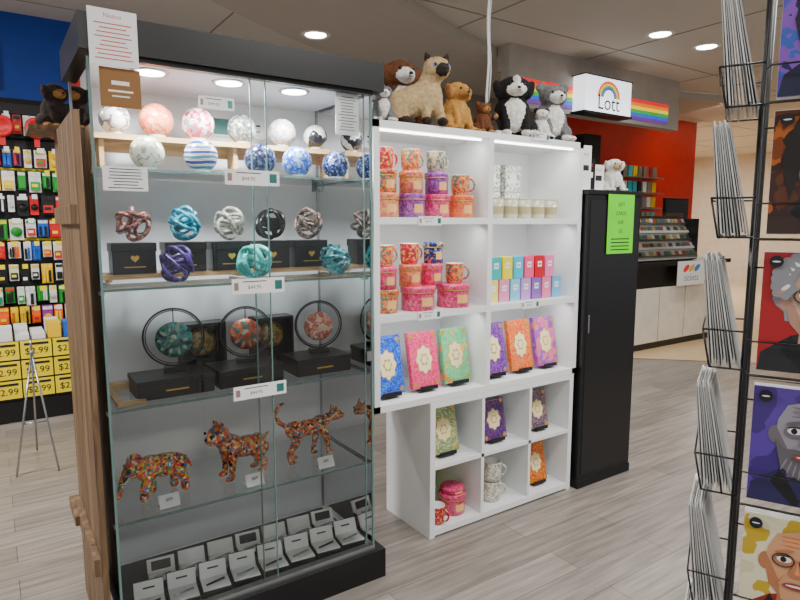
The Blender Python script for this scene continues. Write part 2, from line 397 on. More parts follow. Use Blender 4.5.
# ------------------------------------------------------------------ decorative balls
def ball(x,y,z,r,mat,cap=None):
    b=MB(); b.ell((0,0,r+.004),(r,r,r),mat,32,20); b.lathe([(r*.45,0),(r*.5,0),(r*.5,.012),(r*.42,.016)],M('acrylic_ring',(210,215,220),.1),seg=24)
    return b.obj('decorative_ball',(x,y,z),(0,0,random.uniform(0,6)))
bm_=[P('ball_w',[(235,232,225),(225,215,210),(120,110,120),(240,238,230)],'noise',22,.2),
 P('ball_or',[(232,125,80),(238,150,105),(220,95,75),(240,175,135)],'noise',28,.2),
 P('ball_pk',[(190,40,80),(230,225,220),(235,80,120),(225,215,210),(140,160,160)],'voro',80,.2),
 P('ball_gr',[(100,112,110),(80,88,90),(180,180,170),(130,130,120)],'voro',95,.2),
 P('ball_lg',[(195,195,190),(165,165,160),(215,213,208)],'voro',80,.2),
 P('ball_bw',[(20,20,24),(225,222,215),(30,30,34)],'noise',8,.2),
 P('ball_cream',[(215,215,190),(225,225,215),(150,165,140),(220,218,205)],'noise',34,.2),
 P('ball_stripe',[(30,60,140),(240,238,232),(200,40,50),(240,238,232),(40,130,150)],'wave',9,.2),
 P('ball_nv',[(20,30,66),(40,60,110),(80,100,140),(18,24,50)],'voro',110,.2),
 P('ball_bl',[(50,100,200),(90,140,220),(30,70,180),(160,190,230)],'voro',90,.2),
 P('ball_nv2',[(24,34,84),(50,80,150),(20,26,60),(120,140,190)],'voro',120,.2)]
zt=SH[0]+.134
for (x,rr,i) in((.39,.052,0),(.53,.06,1),(.68,.06,2),(.85,.056,3),(1.02,.056,4),(1.17,.05,5)): ball(x,2.36,zt,rr,bm_[i])
for (x,rr,i) in((.46,.056,6),(.64,.058,7),(.86,.058,8),(1.01,.058,9),(1.18,.055,10)): ball(x,2.2,SH[0]+.002,rr,bm_[i])

# ------------------------------------------------------------------ knots and gift boxes
def giftbox(x,y,z,w,d,h,name='black_gift_box',lid=False):
    b=MB(); b.box((0,0,h*.36),(w,d,h*.72),BLACK); b.box((0,0,h*.86),(w+.006,d+.006,h*.28),BLACK)
    if h>.07:
        s=h*.13
        pts=[]
        for i in range(30):
            t=2*pi*i/30; pts.append((s*16*math.sin(t)**3/16,-d/2-.0045,h*.5+s*(13*math.cos(t)-5*math.cos(2*t)-2*math.cos(3*t)-math.cos(4*t))/16))
        b.add(pts,[tuple(range(30))],GOLD)
        b.rect(0,h*.22,w*.5,h*.03,-d/2-.0008,GOLD)
    else: b.rect(0,h*.4,w*.3,h*.08,-d/2-.001,GOLD)
    return b.obj(name,(x,y,z),bevel=.002)
def knot(x,y,z,R,mat,p=2,q=5,th=.0085,seed=0):
    b=MB(); pts=[]; n=260
    for i in range(n):
        t=2*pi*i/n; r=R*(.62+.38*math.cos(q*t))
        pts.append((r*math.cos(p*t),r*math.sin(p*t),R*.62*math.sin(q*t)))
    E=Euler((.5+seed,.4*seed,seed)).to_matrix().to_4x4()
    b.tube(pts,th,mat,True,8,T=E)
    pts2=[(R*.9*math.cos(t)*1.0,R*.25*math.sin(3*t),R*.9*math.sin(t)) for t in [2*pi*i/90 for i in range(90)]]
    b.tube(pts2,th,mat,True,8,T=E)
    zm=min(v[2] for v in b.v)
    b.v=[(v[0],v[1],v[2]-zm) for v in b.v]
    return b.obj('knot_ornament',(x,y,z))
kc=[P('kn_red',[(140,60,60),(180,160,150),(90,60,60),(180,100,80)],'voro',120),P('kn_teal',[(20,140,165),(60,180,200),(10,100,135)],'noise',30),
 P('kn_beige',[(180,174,160),(130,126,118),(200,195,185)],'voro',120),M('kn_black',(18,18,20),.25),P('kn_brown',[(110,85,76),(155,136,126),(74,55,50)],'voro',120),
 P('kn_purple',[(60,40,110),(100,70,160),(40,30,90)],'noise',30),P('kn_aqua',[(50,190,185),(90,215,205),(30,155,155)],'noise',30),P('kn_aqua2',[(30,150,165),(120,205,205),(20,100,120)],'voro',60)]
for i,x in enumerate((.42,.60,.77,.94,1.11)):
    giftbox(x,2.34,SH[1]+.029,.145,.09,.11)
    knot(x+.01,2.34,SH[1]+.029+.113,.06,kc[i],seed=i*.7+.3,p=2+(i%2),q=5+2*(i%2),th=.0075)
knot(.53,2.16,SH[1]+.002,.062,kc[5],seed=1.3,p=3,q=7,th=.007); knot(.81,2.16,SH[1]+.002,.062,kc[6],seed=2.2,p=2,q=5,th=.01); knot(1.15,2.16,SH[1]+.002,.06,kc[7],seed=.4,p=3,q=8,th=.007)
# ------------------------------------------------------------------ ring ornaments
def ringorn(x,y,z,R,mat,acc):
    b=MB(); f=lambda t,r,yo,c: (r*math.cos(t),yo,c+r*math.sin(t))
    C=R+.02
    b.tube([f(2*pi*i/60,R,0,C) for i in range(60)],.0035,BLACK,True); b.tube([f(2*pi*i/60,R*.93,.006,C) for i in range(60)],.002,BLACK,True)
    T=Matrix.Translation((0,0,C*.93))@Matrix.Rotation(pi/2,4,'X')
    b.lathe([(0,.012),(R*.35,.010),(R*.62,.003),(R*.62,-.003),(R*.35,-.010),(0,-.012)],mat,seg=30,T=T)
    b.lathe([(0,.0135),(R*.16,.0125),(R*.22,.009)],acc,seg=16,T=T)
    for i in range(10):
        a=2*pi*i/10; b.disc(R*.42*math.cos(a),C*.93+R*.42*math.sin(a),R*.13,R*.06,-.013,acc,12,rot=a)
    b.tube([(0,0,C*.93+R*.58),(0,0,C+R)],.002,BLACK); b.box((0,0,.008),(.08,.05,.016),BLACK)
    return b.obj('ring_ornament',(x,y,z),(0,0,-.25))
RZ=SH[2]+.0695
ringorn(.53,2.25,RZ,.105,P('d_teal',[(30,90,90),(60,140,130),(20,60,70)],'noise',25),P('d_t2',[(150,170,140),(60,110,110)],'voro',60))
ringorn(.80,2.25,RZ,.098,P('d_red',[(130,40,30),(180,80,50),(60,90,80)],'noise',25),P('d_r2',[(90,140,120),(180,60,40)],'voro',60))
ringorn(1.115,2.25,RZ,.098,P('d_or',[(200,160,140),(190,100,80),(210,195,175)],'noise',25),P('d_o2',[(200,80,70),(210,180,155)],'voro',60))
for x,w in((.51,.26),(.785,.25),(1.09,.24)): giftbox(x,2.23,SH[2]+.0005,w,.17,.068)
for x in(.665,.955):
    b=MB(); w_,d_,h_=.17,.08,.2
    b.box((0,d_/2-.004,h_/2),(w_,.008,h_),BLACK); b.box((-w_/2+.004,0,h_/2),(.008,d_,h_),BLACK); b.box((w_/2-.004,0,h_/2),(.008,d_,h_),BLACK); b.box((0,0,.004),(w_,d_,.008),BLACK); b.box((0,0,h_-.004),(w_,d_,.008),BLACK)
    T=Matrix.Translation((0,0,.12))@Matrix.Rotation(pi/2,4,'X')
    b.lathe([(0,.01),(.045,.008),(.052,0),(.045,-.008)],P('d_gold',[(120,100,50),(170,140,70),(60,80,60)],'noise',35),seg=28,T=T); b.lathe([(.052,-.004),(.056,0),(.052,.004)],GOLD,seg=28,T=T); b.box((0,0,.03),(.05,.03,.05),BLACK)
    b.obj('presentation_box',(x,2.375,SH[2]+.0205))
# ------------------------------------------------------------------ painted animals
PA=P('graffiti_paint',[(235,60,20),(20,20,24),(250,165,20),(250,115,20),(40,140,190),(240,210,50),(60,150,70),(225,50,90),(245,235,220),(250,130,20)],'voro',110,.2)
PB=P('graffiti_paint_b',[(240,130,20),(20,20,24),(245,165,50),(210,70,30),(235,110,30),(50,120,160),(20,20,24),(200,60,50),(240,215,170)],'voro',120,.2)
def eyes(pts,r):
    def f(mb):
        for p in pts: mb.ell(p,(r,r,r),EYE,10,8)
    return f
e=[('e',(.02,0,.112),(.085,.05,.045),PA),('e',(.06,0,.105),(.05,.047,.045),PA),('e',(-.03,0,.118),(.05,.046,.046),PA),
   ('e',(-.095,0,.128),(.036,.034,.038),PA),('c',(-.12,0,.118),.018,(-.142,0,.075),.012,PA),('c',(-.142,0,.075),.012,(-.15,0,.035),.009,PA),('c',(-.15,0,.035),.009,(-.168,0,.03),.008,PA),
   ('e',(-.075,-.045,.13),(.034,.009,.042),PA,(0,0,.5)),('e',(-.075,.045,.13),(.034,.009,.042),PA,(0,0,-.5)),
   ('c',(.105,0,.125),.008,(.13,0,.075),.005,PA)]
for sx,yy,o in((-.05,-.03,-.02),(-.035,.03,.015),(.07,-.03,.018),(.08,.03,-.012)):
    e+= [('c',(sx,yy,.085),.024,(sx+o,yy,.045),.017,PA),('c',(sx+o,yy,.045),.017,(sx+o,yy,.014),.018,PA)]
def tusk(mb):
    eyes([(-.118,-.028,.137),(-.118,.028,.137)],.005)(mb)
    for s in(-1,1): mb.tube([(-.115,.02*s,.105),(-.135,.026*s,.088),(-.155,.026*s,.09)],[.005,.004,.0015],CERW)
blob('painted_elephant_figurine',e,.0042,(.455,2.25,SH[3]+.0),(0,0,.15),tusk,smooth=2,scale=.95)
d=[('e',(.035,0,.115),(.075,.043,.042),PB),('e',(-.03,0,.125),(.05,.048,.052),PB),('c',(-.04,0,.14),.04,(-.075,-.01,.175),.036,PB),
   ('e',(-.085,-.01,.19),(.042,.042,.038),PB),('e',(-.115,-.018,.178),(.026,.03,.022),PB),
   ('c',(-.08,-.035,.215),.014,(-.085,-.042,.245),.006,PB),('c',(-.08,.018,.215),.014,(-.085,.026,.245),.006,PB),
   ('e',(.085,0,.115),(.035,.038,.042),PB),('c',(.115,0,.135),.009,(.135,0,.15),.005,PB)]
for yy in(-.032,.032):
    d+= [('c',(-.04,yy,.11),.022,(-.042,yy,.06),.014,PB),('c',(-.042,yy,.06),.013,(-.045,yy,.015),.012,PB),('e',(-.054,yy,.01),(.02,.013,.010),PB),
         ('c',(.085,yy,.11),.03,(.07,yy,.075),.02,PB),('c',(.07,yy,.075),.018,(.098,yy,.045),.012,PB),('c',(.098,yy,.045),.012,(.092,yy,.012),.011,PB),('e',(.082,yy,.01),(.02,.013,.010),PB)]
blob('painted_dog_figurine',d,.0042,(.755,2.25,SH[3]),(0,0,.12),eyes([(-.118,-.04,.2),(-.128,.012,.2),(-.14,-.022,.185)],.006),smooth=2)
c=[('e',(.0,0,.135),(.085,.03,.034),PB),('e',(.06,0,.14),(.04,.032,.038),PB),('e',(-.065,0,.14),(.04,.033,.038),PB),('c',(.08,0,.15),.025,(.115,-.01,.165),.022,PB),
   ('e',(.135,-.012,.17),(.03,.03,.026),PB),('e',(.156,-.02,.162),(.014,.016,.012),PB),('c',(.125,-.03,.19),.011,(.122,-.036,.212),.004,PB),('c',(.13,.008,.19),.011,(.128,.014,.212),.004,PB),
   ('c',(-.095,0,.155),.012,(-.135,0,.185),.010,PB),('c',(-.135,0,.185),.010,(-.15,0,.225),.009,PB),('c',(-.15,0,.225),.009,(-.135,0,.255),.008,PB),('c',(-.135,0,.255),.008,(-.112,0,.262),.006,PB)]
for yy,o in((-.022,.02),(.022,-.015)):
    c+= [('c',(.06,yy,.13),.022,(.065+o,yy,.07),.014,PB),('c',(.065+o,yy,.07),.012,(.06+o*1.5,yy,.012),.010,PB),('e',(.068+o*1.5,yy,.009),(.018,.012,.009),PB),
         ('c',(-.065,yy,.13),.028,(-.05-o,yy,.085),.018,PB),('c',(-.05-o,yy,.085),.016,(-.085-o,yy,.05),.011,PB),('c',(-.085-o,yy,.05),.011,(-.078-o,yy,.012),.010,PB),('e',(-.07-o,yy,.009),(.018,.012,.009),PB)]
blob('painted_cat_figurine',c,.0042,(1.06,2.26,SH[3]),(0,0,.1),eyes([(.15,-.035,.178),(.16,.0,.178),(.168,-.024,.166)],.0045),smooth=2)
for x,y in((.46,2.12),(.775,2.12),(1.08,2.12)):
    t=MB(); T=Matrix.Rotation(-.5,4,'X'); t.box((0,0,.025),(.07,.002,.045),CARDW,T=T); t.box((0,.02,.0015),(.07,.045,.003),CARDW); 
    t.text('$89',.016,0,.028,-.002,INK,T=T); t.obj('price_card',(x,y,SH[3]))
# ------------------------------------------------------------------ watch / pen cases on the base
SAT=M('satin_lining',(240,240,238),.5)
tr=MB(); tr.b2((.3,2.08,.1335),(1.24,2.5,.137),BLACK); tr.obj('display_tray')
for i in range(8):
    x=.38+i*.116; y=2.14
    b=MB(); b.box((0,0,.010),(.104,.09,.020),BLACK); b.box((0,0,.022),(.1,.086,.006),SAT)
    T=Matrix.Translation((0,.045,.02))@Matrix.Rotation(-.45,4,'X')
    b.box((0,.003,.03),(.104,.008,.06),BLACK,T=T); b.box((0,-.005,.03),(.1,.008,.056),SAT,T=T); b.rect(0,.034,.04,.006,-.0095,INK,T=T)
    b.tube([(-.035,-.015,.028),(.035,.005,.029)],.004,STEEL if i%2 else INK)
    b.obj('open_gift_case',(x,y,.1375),(0,0,-.12),bevel=.0015)
    if i<7:
        b=MB(); b.box((0,0,.014),(.1,.07,.028),SAT if i%3 else BLACK); b.box((0,0,.03),(.098,.068,.004),SAT); T=Matrix.Translation((0,.035,.028))@Matrix.Rotation(-.4,4,'X'); b.box((0,0,.026),(.1,.01,.052),SAT,T=T); b.box((0,-.006,.026),(.07,.002,.034),BLACK if i%3==0 else CARDW,T=T)
        b.tube([(-.03,-.01,.035),(.03,.005,.035)],.004,STEEL); b.obj('open_gift_case',(x+.075,2.285,.1375),(0,0,-.1),bevel=.0015)
# ------------------------------------------------------------------ cabinet signs
def sign(name,x,y,z,w,h,draw=None,col=CARDW,rot=(0,0,0)):
    b=MB(); b.box((0,0,0),(w,.002,h),col)
    if draw: draw(b,w,h)
    return b.obj(name,(x,y,z),rot)
def lines(n,mat,frac=.8,x0=0):
    def f(b,w,h):
        for i in range(n):
            zz=h*.38-i*h*.76/max(1,n-1); b.rect(x0*w,zz,w*frac*random.uniform(.6,1),min(h*.25/n,.0045),-.0013,mat)
    return f
REDINK=M('red_ink',(200,90,80),.6)
def d1(b,w,h): b.text('Notice',.018,0,h*.38,-.0013,REDINK); [b.rect(0,h*.24-i*.0125,w*.8*random.uniform(.6,1),.0035,-.0013,REDINK) for i in range(9)]
sign('info_sign',.345,2.026,2.05,.135,.16,d1)
def d2(b,w,h): b.rect(0,.014,.05,.012,-.0013,CARDW); b.rect(0,-.01,.07,.006,-.0013,CARDW); b.rect(0,-.025,.05,.004,-.0013,CARDW)
sign('kraft_price_sign',.36,2.04,1.91,.115,.115,d2,M('kraft_brown',(140,98,52),.7))
sign('info_sign',.36,2.042,1.64,.13,.075,lines(7,INK))
TEAL=M('tag_teal',(40,110,105),.5)
def tag(b,w,h): b.text('$44.95',h*.34,-w*.08,-h*.08,-.0013,M('tag_ink',(110,40,50),.6)); b.rect(w*.38,0,w*.14,h*.6,-.0013,TEAL); b.rect(-w*.42,0,w*.08,h*.5,-.0013,M('tag_pat',(150,120,110),.5)); b.rect(-w*.08,h*.3,w*.45,h*.06,-.0013,INK)
sign('price_sign',.77,2.043,1.66,.195,.052,tag); sign('price_sign',.78,2.043,1.283,.195,.054,tag); sign('price_sign',.775,2.043,.90,.2,.05,tag)
sign('price_sign',.665,2.08,1.905,.12,.042,tag); sign('info_sign',1.165,2.075,1.92,.1,.16,lines(12,M('grey_ink',(120,120,120))))
def pos(b,w,h):
    b.rect(-w*.3,0,w*.25,h*.8,-.0013,TEAL); b.rect(w*.15,h*.2,w*.4,h*.1,-.0013,INK); b.rect(w*.15,-h*.1,w*.4,h*.06,-.0013,INK)
sign('wall_poster',.9,2.525,1.9,.26,.08,pos)

# ------------------------------------------------------------------ bookcases
UX0,UX1,UY0,UY1,UZ0,UZ1=1.335,2.655,2.16,2.54,.675,1.93
um=1.995; t=.03
u=MB()
u.b2((UX0,UY0,UZ0),(UX0+t,UY1,UZ1),WHITE); u.b2((UX1-t,UY0,UZ0),(UX1,UY1,UZ1),WHITE)
u.b2((um-t/2,UY0+.002,UZ0+t),(um+t/2,UY1-.01,UZ1-t),WHITE)
u.b2((UX0,UY0,UZ1-t),(UX1,UY1,UZ1),WHITE); u.b2((UX0,UY0,UZ0),(UX1,UY1,UZ0+t),WHITE)
for zz in(1.09,1.515):
    u.b2((UX0+t,UY0+.002,zz-t/2),(um-t/2,UY1-.01,zz+t/2),WHITE); u.b2((um+t/2,UY0+.002,zz-t/2),(UX1-t,UY1-.01,zz+t/2),WHITE)
u.b2((UX0+t,UY1-.01,UZ0+t),(UX1-t,UY1,UZ1-t),WHITE)
EM2=M('led_strip',(255,252,246),.5,emit=10,var=0)
u.b2((UX0+.05,UY0+.03,UZ1-t-.008),(um-.04,UY0+.045,UZ1-t),EM2); u.b2((um+.04,UY0+.03,UZ1-t-.008),(UX1-.05,UY0+.045,UZ1-t),EM2)
u.obj('white_bookcase')
for (zt_) in(1.885,1.49,1.065):
    for xc in(1.665,2.31): light('shelf_led_fill','AREA',(xc,UY0+.05,zt_),1.0,.56,(.95,1,.98),rot=(math.radians(20),0,0),sy=.03)  # top row follows the LED strips; lower rows are added fill without strips
l=MB(); LX0,LX1=1.64,2.64; LZ=.674
l.b2((LX0,UY0,0),(LX0+t,UY1,LZ),WHITE); l.b2((LX1-t,UY0,0),(LX1,UY1,LZ),WHITE); l.b2((LX0+t,UY0,.01),(LX1-t,UY1,.04),WHITE); l.b2((LX0+t,UY0,LZ-t),(LX1-t,UY1,LZ),WHITE)
xs=[LX0+(LX1-LX0)*k/3 for k in range(4)]
for k in(1,2): l.b2((xs[k]-.009,UY0+.002,.04),(xs[k]+.009,UY1-.01,LZ-t),WHITE)
l.b2((LX0+t,UY0+.002,.338),(LX1-t,UY1-.01,.356),WHITE); l.b2((LX0+t,UY1-.01,.04),(LX1-t,UY1,LZ-t),WHITE)
l.b2((LX0+t,UY1-.013,.05),(xs[1]-.01,UY1-.0101,.33),M('lime_back',(190,215,40),.5))
l.obj('white_cube_shelf')
# mugs etc.
MP=[P('mug_pk',[(235,70,115),(245,155,50),(230,200,180),(215,40,85),(225,95,105)],'voro',110),
    P('mug_or',[(235,115,45),(225,170,100),(190,50,40),(230,135,50),(50,125,125)],'voro',110),
    P('mug_gr',[(135,135,125),(180,175,160),(80,90,90),(180,160,110)],'voro',110),
    P('mug_pu',[(120,50,140),(240,160,60),(190,60,150),(250,220,140),(80,40,120)],'voro',110),
    P('mug_bl',[(20,50,130),(40,90,180),(210,180,100),(20,30,90)],'voro',110),
    P('mug_wh',[(220,220,208),(205,195,170),(140,160,150),(225,222,214),(190,170,130)],'voro',110),
    P('mug_rd',[(190,25,45),(220,60,70),(220,165,90),(160,15,45)],'voro',110),
    P('mug_pa',[(230,140,150),(240,180,130),(230,130,140),(225,100,125)],'voro',110)]
def mug(x,y,z,mat,rot=.6,r=.044,h=.095):
    b=MB(); b.lathe([(0,.002),(r*.75,0),(r*.85,.003),(r*.98,h*.3),(r,h)],mat,seg=28); b.lathe([(r,h),(r-.003,h+.002),(r-.005,h),(r-.006,.01),(0,.008)],CERW,seg=28)
    pts=[(r*.95+.028*math.sin(a)*1.0,0,h*.52+.03*math.cos(a)) for a in [pi*i/12 for i in range(13)]]
    b.tube(pts,.005,mat,seg=8); return b.obj('coffee_mug',(x,y,z),(0,0,rot))
def tin(x,y,z,mat,r=.055,h=.1,name='gift_tin'):
    b=MB(); b.lathe([(0,0),(r*.97,0),(r*.97,h*.72)],mat,seg=32); b.lathe([(r*.97,h*.72),(r*1.03,h*.72),(r*1.03,h*.97),(r,h),(0,h)],mat,seg=32)
    b.lathe([(r*1.032,h*.74),(r*1.045,h*.76),(r*1.032,h*.78)],GOLD,seg=32)
    vs=[];n_=10
    for i in range(n_+1):
        a=-pi/2-.4+.8*i/n_
        for zz in(.2,.56): vs.append((r*.985*math.cos(a),r*.985*math.sin(a),h*zz))
    b.add(vs,[(2*i,2*i+2,2*i+3,2*i+1) for i in range(n_)],M('tin_label',(236,180,110),.5),True)
    return b.obj(name,(x,y,z))
Z1=1.531; Z2=1.106; ZL=.706
TP=[P('tin_pink',[(228,35,120),(235,70,140),(240,120,130),(215,25,100)],'voro',120),P('tin_mag',[(195,20,105),(220,45,130),(230,100,110)],'voro',120),P('tin_or',[(238,115,45),(242,150,65),(230,85,75)],'voro',120),P('tin_pp',[(130,65,165),(190,100,145),(170,85,185),(100,50,150)],'voro',120),P('tin_pastel',[(232,125,95),(238,170,115),(220,90,105),(242,160,80)],'voro',120)]
for i,(x,m) in enumerate(((1.455,TP[4]),(1.60,TP[3]),(1.745,TP[0]),(1.89,TP[2]))):
    tin(x,2.26,Z1,m,.062,.105)
for k_,(x,m) in enumerate(((1.455,MP[1]),(1.60,TP[4]),(1.745,TP[3]),(1.89,MP[1]))):
    if k_<3: tin(x,2.265,Z1+.1055,m,.055,.1)
    else: mug(x,2.265,Z1+.1055,m,-.5)
for x,m in((1.455,MP[6]),(1.60,MP[1]),(1.745,MP[2])): mug(x,2.27,Z1+.206,m,.0)
tin(1.455,2.26,Z2,MP[1],.06,.105); tin(1.63,2.25,Z2,TP[0],.08,.11); tin(1.84,2.25,Z2,TP[0],.08,.11)
tin(1.455,2.265,Z2+.1055,TP[0],.055,.1); tin(1.595,2.265,Z2+.1105,TP[4],.052,.1); tin(1.72,2.265,Z2+.1105,TP[0],.052,.1); mug(1.86,2.265,Z2+.1105,MP[1],-.6)
mug(1.455,2.27,Z2+.206,MP[1],0); mug(1.595,2.27,Z2+.211,MP[6],0); tin(1.735,2.27,Z2+.211,MP[4],.048,.1)
WAX=M('candle_wax',(230,220,185),.5); CG=M('frosted_glass',(190,188,165),.15,coat=.5); LB=M('candle_label',(170,155,115),.6)
for i in range(5):
    b=MB(); b.lathe([(0,0),(.036,0),(.038,.004),(.038,.095),(.035,.095),(.034,.08)],CG,seg=24); b.lathe([(.034,.08),(0,.08)],WAX,seg=24); b.tube([(0,0,.08),(0,.001,.09)],.0015,INK); 
    b.lathe([(.0383,.02),(.0383,.06)],LB,seg=24); b.lathe([(.0383,.096),(.039,.1),(.0,.1)],M('candle_lid',(190,170,120),.35,.5),seg=24); b.obj('candle_jar',(2.13+i*.1,2.27,Z1))
FB=P('candle_box_pattern',[(230,230,222),(130,135,130),(228,228,220),(232,232,228),(175,175,165)],'voro',110)
for i,x in enumerate((2.2,2.35)):
    for k in range(2):
        b=MB(); b.box((0,0,.069),(.11,.09,.138),FB); b.box((0,0,.069),(.05,.0915,.05),CARDW); b.box((0,0,.139),(.112,.092,.003),M('box_lid_grey',(160,160,155))); b.obj('candle_box',(x,2.42,Z1+k*.142))
sc=[(40,180,180),(245,220,30),(30,190,225),(240,85,135),(205,15,40),(240,120,170),(160,130,200)]
pc=[(240,225,120),(235,140,180),(130,200,225),(200,145,215),(140,95,180),(235,120,160),(100,175,215)]
for k,cl in enumerate((pc,sc)):
    for i in range(6 if k else 7):
        m=M('box_%d_%d'%(k,i),cl[i%7],.35)
        b=MB(); b.box((0,0,.055),(.068,.06,.11),m); b.box((0,0,.112),(.068,.06,.004),m); b.rect(0,.07,.03,.03,-.0305,CARDW); b.rect(0,.07,.02,.008,-.031,m)
        b.obj('soap_box',(2.075+i*.078+(.02 if k else 0),2.25,Z2+k*.115),bevel=.001)
def book(x,y,z,mat,frame,w=.16,h=.25,lean=-.2,yaw=0,acc=GOLD):
    b=MB(); b.box((0,-.001,h/2+.012),(w,.004,h),mat); b.box((.002,.009,h/2+.012),(w-.008,.017,h-.008),CARDW); b.box((0,.019,h/2+.012),(w,.004,h),mat); b.box((-w/2+.001,.009,h/2+.012),(.003,.024,h),mat)
    zc=h/2+.012; lobes=lambda a:1+.09*math.cos(8*a)
    b.disc(0,zc,w*.29,h*.25,-.0036,acc,64,f=lobes); b.disc(0,zc,w*.265,h*.232,-.0042,frame,64,f=lobes); b.disc(0,zc,w*.13,h*.1,-.0048,acc,40,f=lambda a:1+.15*math.cos(6*a)); b.disc(0,zc,w*.10,h*.075,-.0054,frame,32)
    for sx in(-1,1):
        for sz in(-1,1): b.disc(sx*w*.4,zc+sz*h*.42,w*.07,w*.07,-.0036,acc,20,f=lambda a:1+.2*math.cos(4*a))
        b.rect(sx*w*.46,zc,.0015,h*.9,-.0035,acc)
    b.rect(0,zc+h*.46,w*.9,.0015,-.0035,acc); b.rect(0,zc-h*.46,w*.9,.0015,-.0035,acc)
    b.box((0,.004,.006),(w*.62,.05,.006),BLACK); b.box((0,-.02,.012),(w*.62,.004,.018),BLACK); b.box((0,.03,h*.3),(w*.2,.004,h*.6),BLACK)
    b.add([(-w*.1,.03,h*.55),(w*.1,.03,h*.55),(w*.12,.03+h*.2,.05),(-w*.12,.03+h*.2,.05)],[(0,1,2,3)],BLACK)
    return b.obj('gift_journal',(x,y,z),(lean,0,yaw))
CR=M('cream_label',(238,220,170),.5)
BK=[P('bk_blue',[(10,75,205),(15,95,225),(5,55,180),(60,135,225),(10,75,205)],'voro',150),P('bk_pink',[(232,35,115),(238,60,135),(240,100,120),(220,25,95)],'voro',150),
    P('bk_grn',[(245,135,60),(90,190,130),(120,200,140),(100,190,130),(240,175,85)],'noise',14),P('bk_pur',[(100,35,150),(120,55,172),(155,90,155),(90,25,140)],'voro',150),
    P('bk_or',[(238,85,25),(242,115,50),(242,150,70),(228,75,45)],'voro',150),P('bk_pp',[(195,60,170),(145,75,195),(230,120,130),(215,90,180)],'noise',14),
    P('bk_sage',[(130,165,120),(190,198,150),(100,135,90),(185,172,105)],'voro',150),P('bk_dpur',[(65,15,108),(85,35,132),(118,65,108),(55,12,95)],'voro',150),P('bk_tan',[(80,62,112),(140,108,98),(70,50,112),(160,128,96)],'voro',150),P('bk_am',[(218,105,10),(230,138,35),(185,70,12)],'voro',150)]
for x,i in((1.47,0),(1.68,1),(1.875,2)): book(x,2.24,ZL+.006,BK[i],CR,.165,.27)
for x,i in((2.13,3),(2.325,4),(2.52,5)): book(x,2.24,ZL+.006,BK[i],CR,.16,.27)
book(1.80,2.24,.36,BK[6],CR,.17,.235); book(2.135,2.24,.36,BK[7],CR,.16,.215); book(2.465,2.24,.36,BK[8],CR,.15,.21); book(2.465,2.24,.044,BK[9],CR,.15,.22)
mug(1.725,2.215,.041,MP[6],-1.2,.04,.09); tin(1.865,2.27,.041,TP[1],.068,.105); tin(1.865,2.27,.147,TP[1],.06,.03)
mug(2.12,2.25,.041,MP[5],-.5,.05,.105); mug(2.12,2.25,.149,MP[5],-.5,.05,.105)
for x,z in((1.63,1.515),(1.63,1.09),(2.28,1.09),(2.32,1.935)): sign('shelf_label',x,2.157,z,.13,.04,tag)

# ------------------------------------------------------------------ plush toys on top
fur=lambda n,c: M('fur_'+n,c,.95,var=.22,scale=60,bump=.6)
cream=fur('cream',(190,162,118)); dark=fur('darkbrown',(46,34,28)); tan=fur('tan',(170,118,62)); brown=fur('brown',(104,58,30)); wht=fur('white',(232,228,220)); blk=fur('black',(18,16,16)); gry=fur('grey',(112,112,112)); gold=fur('golden',(190,138,66))
TZ=1.93
sc_=[('c',(-.095,0,.085),.07,(.03,0,.14),.068,cream),('e',(.045,0,.13),(.062,.062,.085),cream),('c',(.04,-.005,.19),.05,(.06,-.02,.235),.048,cream),
     ('e',(.07,-.03,.25),(.062,.056,.052),cream),('e',(.082,-.072,.24),(.034,.028,.028),dark),('e',(.085,-.088,.232),(.02,.022,.016),dark),
     ('c',(.035,-.02,.285),.02,(.022,-.02,.322),.006,dark),('c',(.11,-.02,.285),.02,(.122,-.02,.322),.006,dark),
     ('c',(.02,-.035,.1),.027,(.015,-.055,.03),.022,cream),('c',(.075,-.03,.1),.027,(.085,-.05,.03),.022,cream),('e',(.015,-.068,.018),(.024,.034,.018),dark),('e',(.09,-.062,.018),(.024,.034,.018),dark),
     ('e',(-.11,-.035,.07),(.055,.035,.062),cream),('e',(-.11,.035,.07),(.055,.035,.062),cream),('e',(-.07,-.06,.018),(.04,.022,.018),dark),('e',(-.07,.05,.018),(.04,.022,.018),dark),
     ('c',(-.155,0,.07),.02,(-.19,.04,.025),.018,dark),('c',(-.19,.04,.025),.018,(-.15,.07,.022),.015,dark)]
def sce(mb):
    for x in(.048,.104): mb.ell((x,-.079,.258),(.0085,.007,.009),M('cat_eye_blue',(60,110,190),.1),12,8); mb.ell((x,-.0855,.258),(.004,.003,.006),EYE,8,6)
    mb.ell((.086,-.11,.238),(.006,.004,.004),EYE,8,6)
blob('plush_siamese_cat',sc_,.0065,(1.635,2.25,TZ),(0,0,-.35),sce,fuzz=.004,smooth=2)
plush('plush_dog',(1.665,2.465,TZ),-.1,.36,brown,wht,brown,wht,'floppy',.09,belly=wht)
plush('plush_dog',(1.5,2.48,TZ),.0,.22,blk,wht,blk,wht,'floppy',.09,belly=wht)
plush('plush_puppy',(1.42,2.22,TZ),-.3,.16,gry,wht,dark,wht,'round',.06,belly=wht,wide=1.2)
plush('plush_dog',(1.855,2.26,TZ),.1,.24,gold,tan,tan,gold,'floppy',.08,wide=1.3)
plush('plush_bear',(1.985,2.22,TZ),-.1,.15,brown,tan,brown,tan,'round',.07,wide=1.2)
plush('plush_bear',(2.0,2.45,TZ),-.1,.2,tan,cream,brown,tan,'round',.07,wide=1.25)
plush('plush_puppy',(2.085,2.27,TZ),.3,.13,dark,tan,brown,tan,'floppy',.07,wide=1.2)
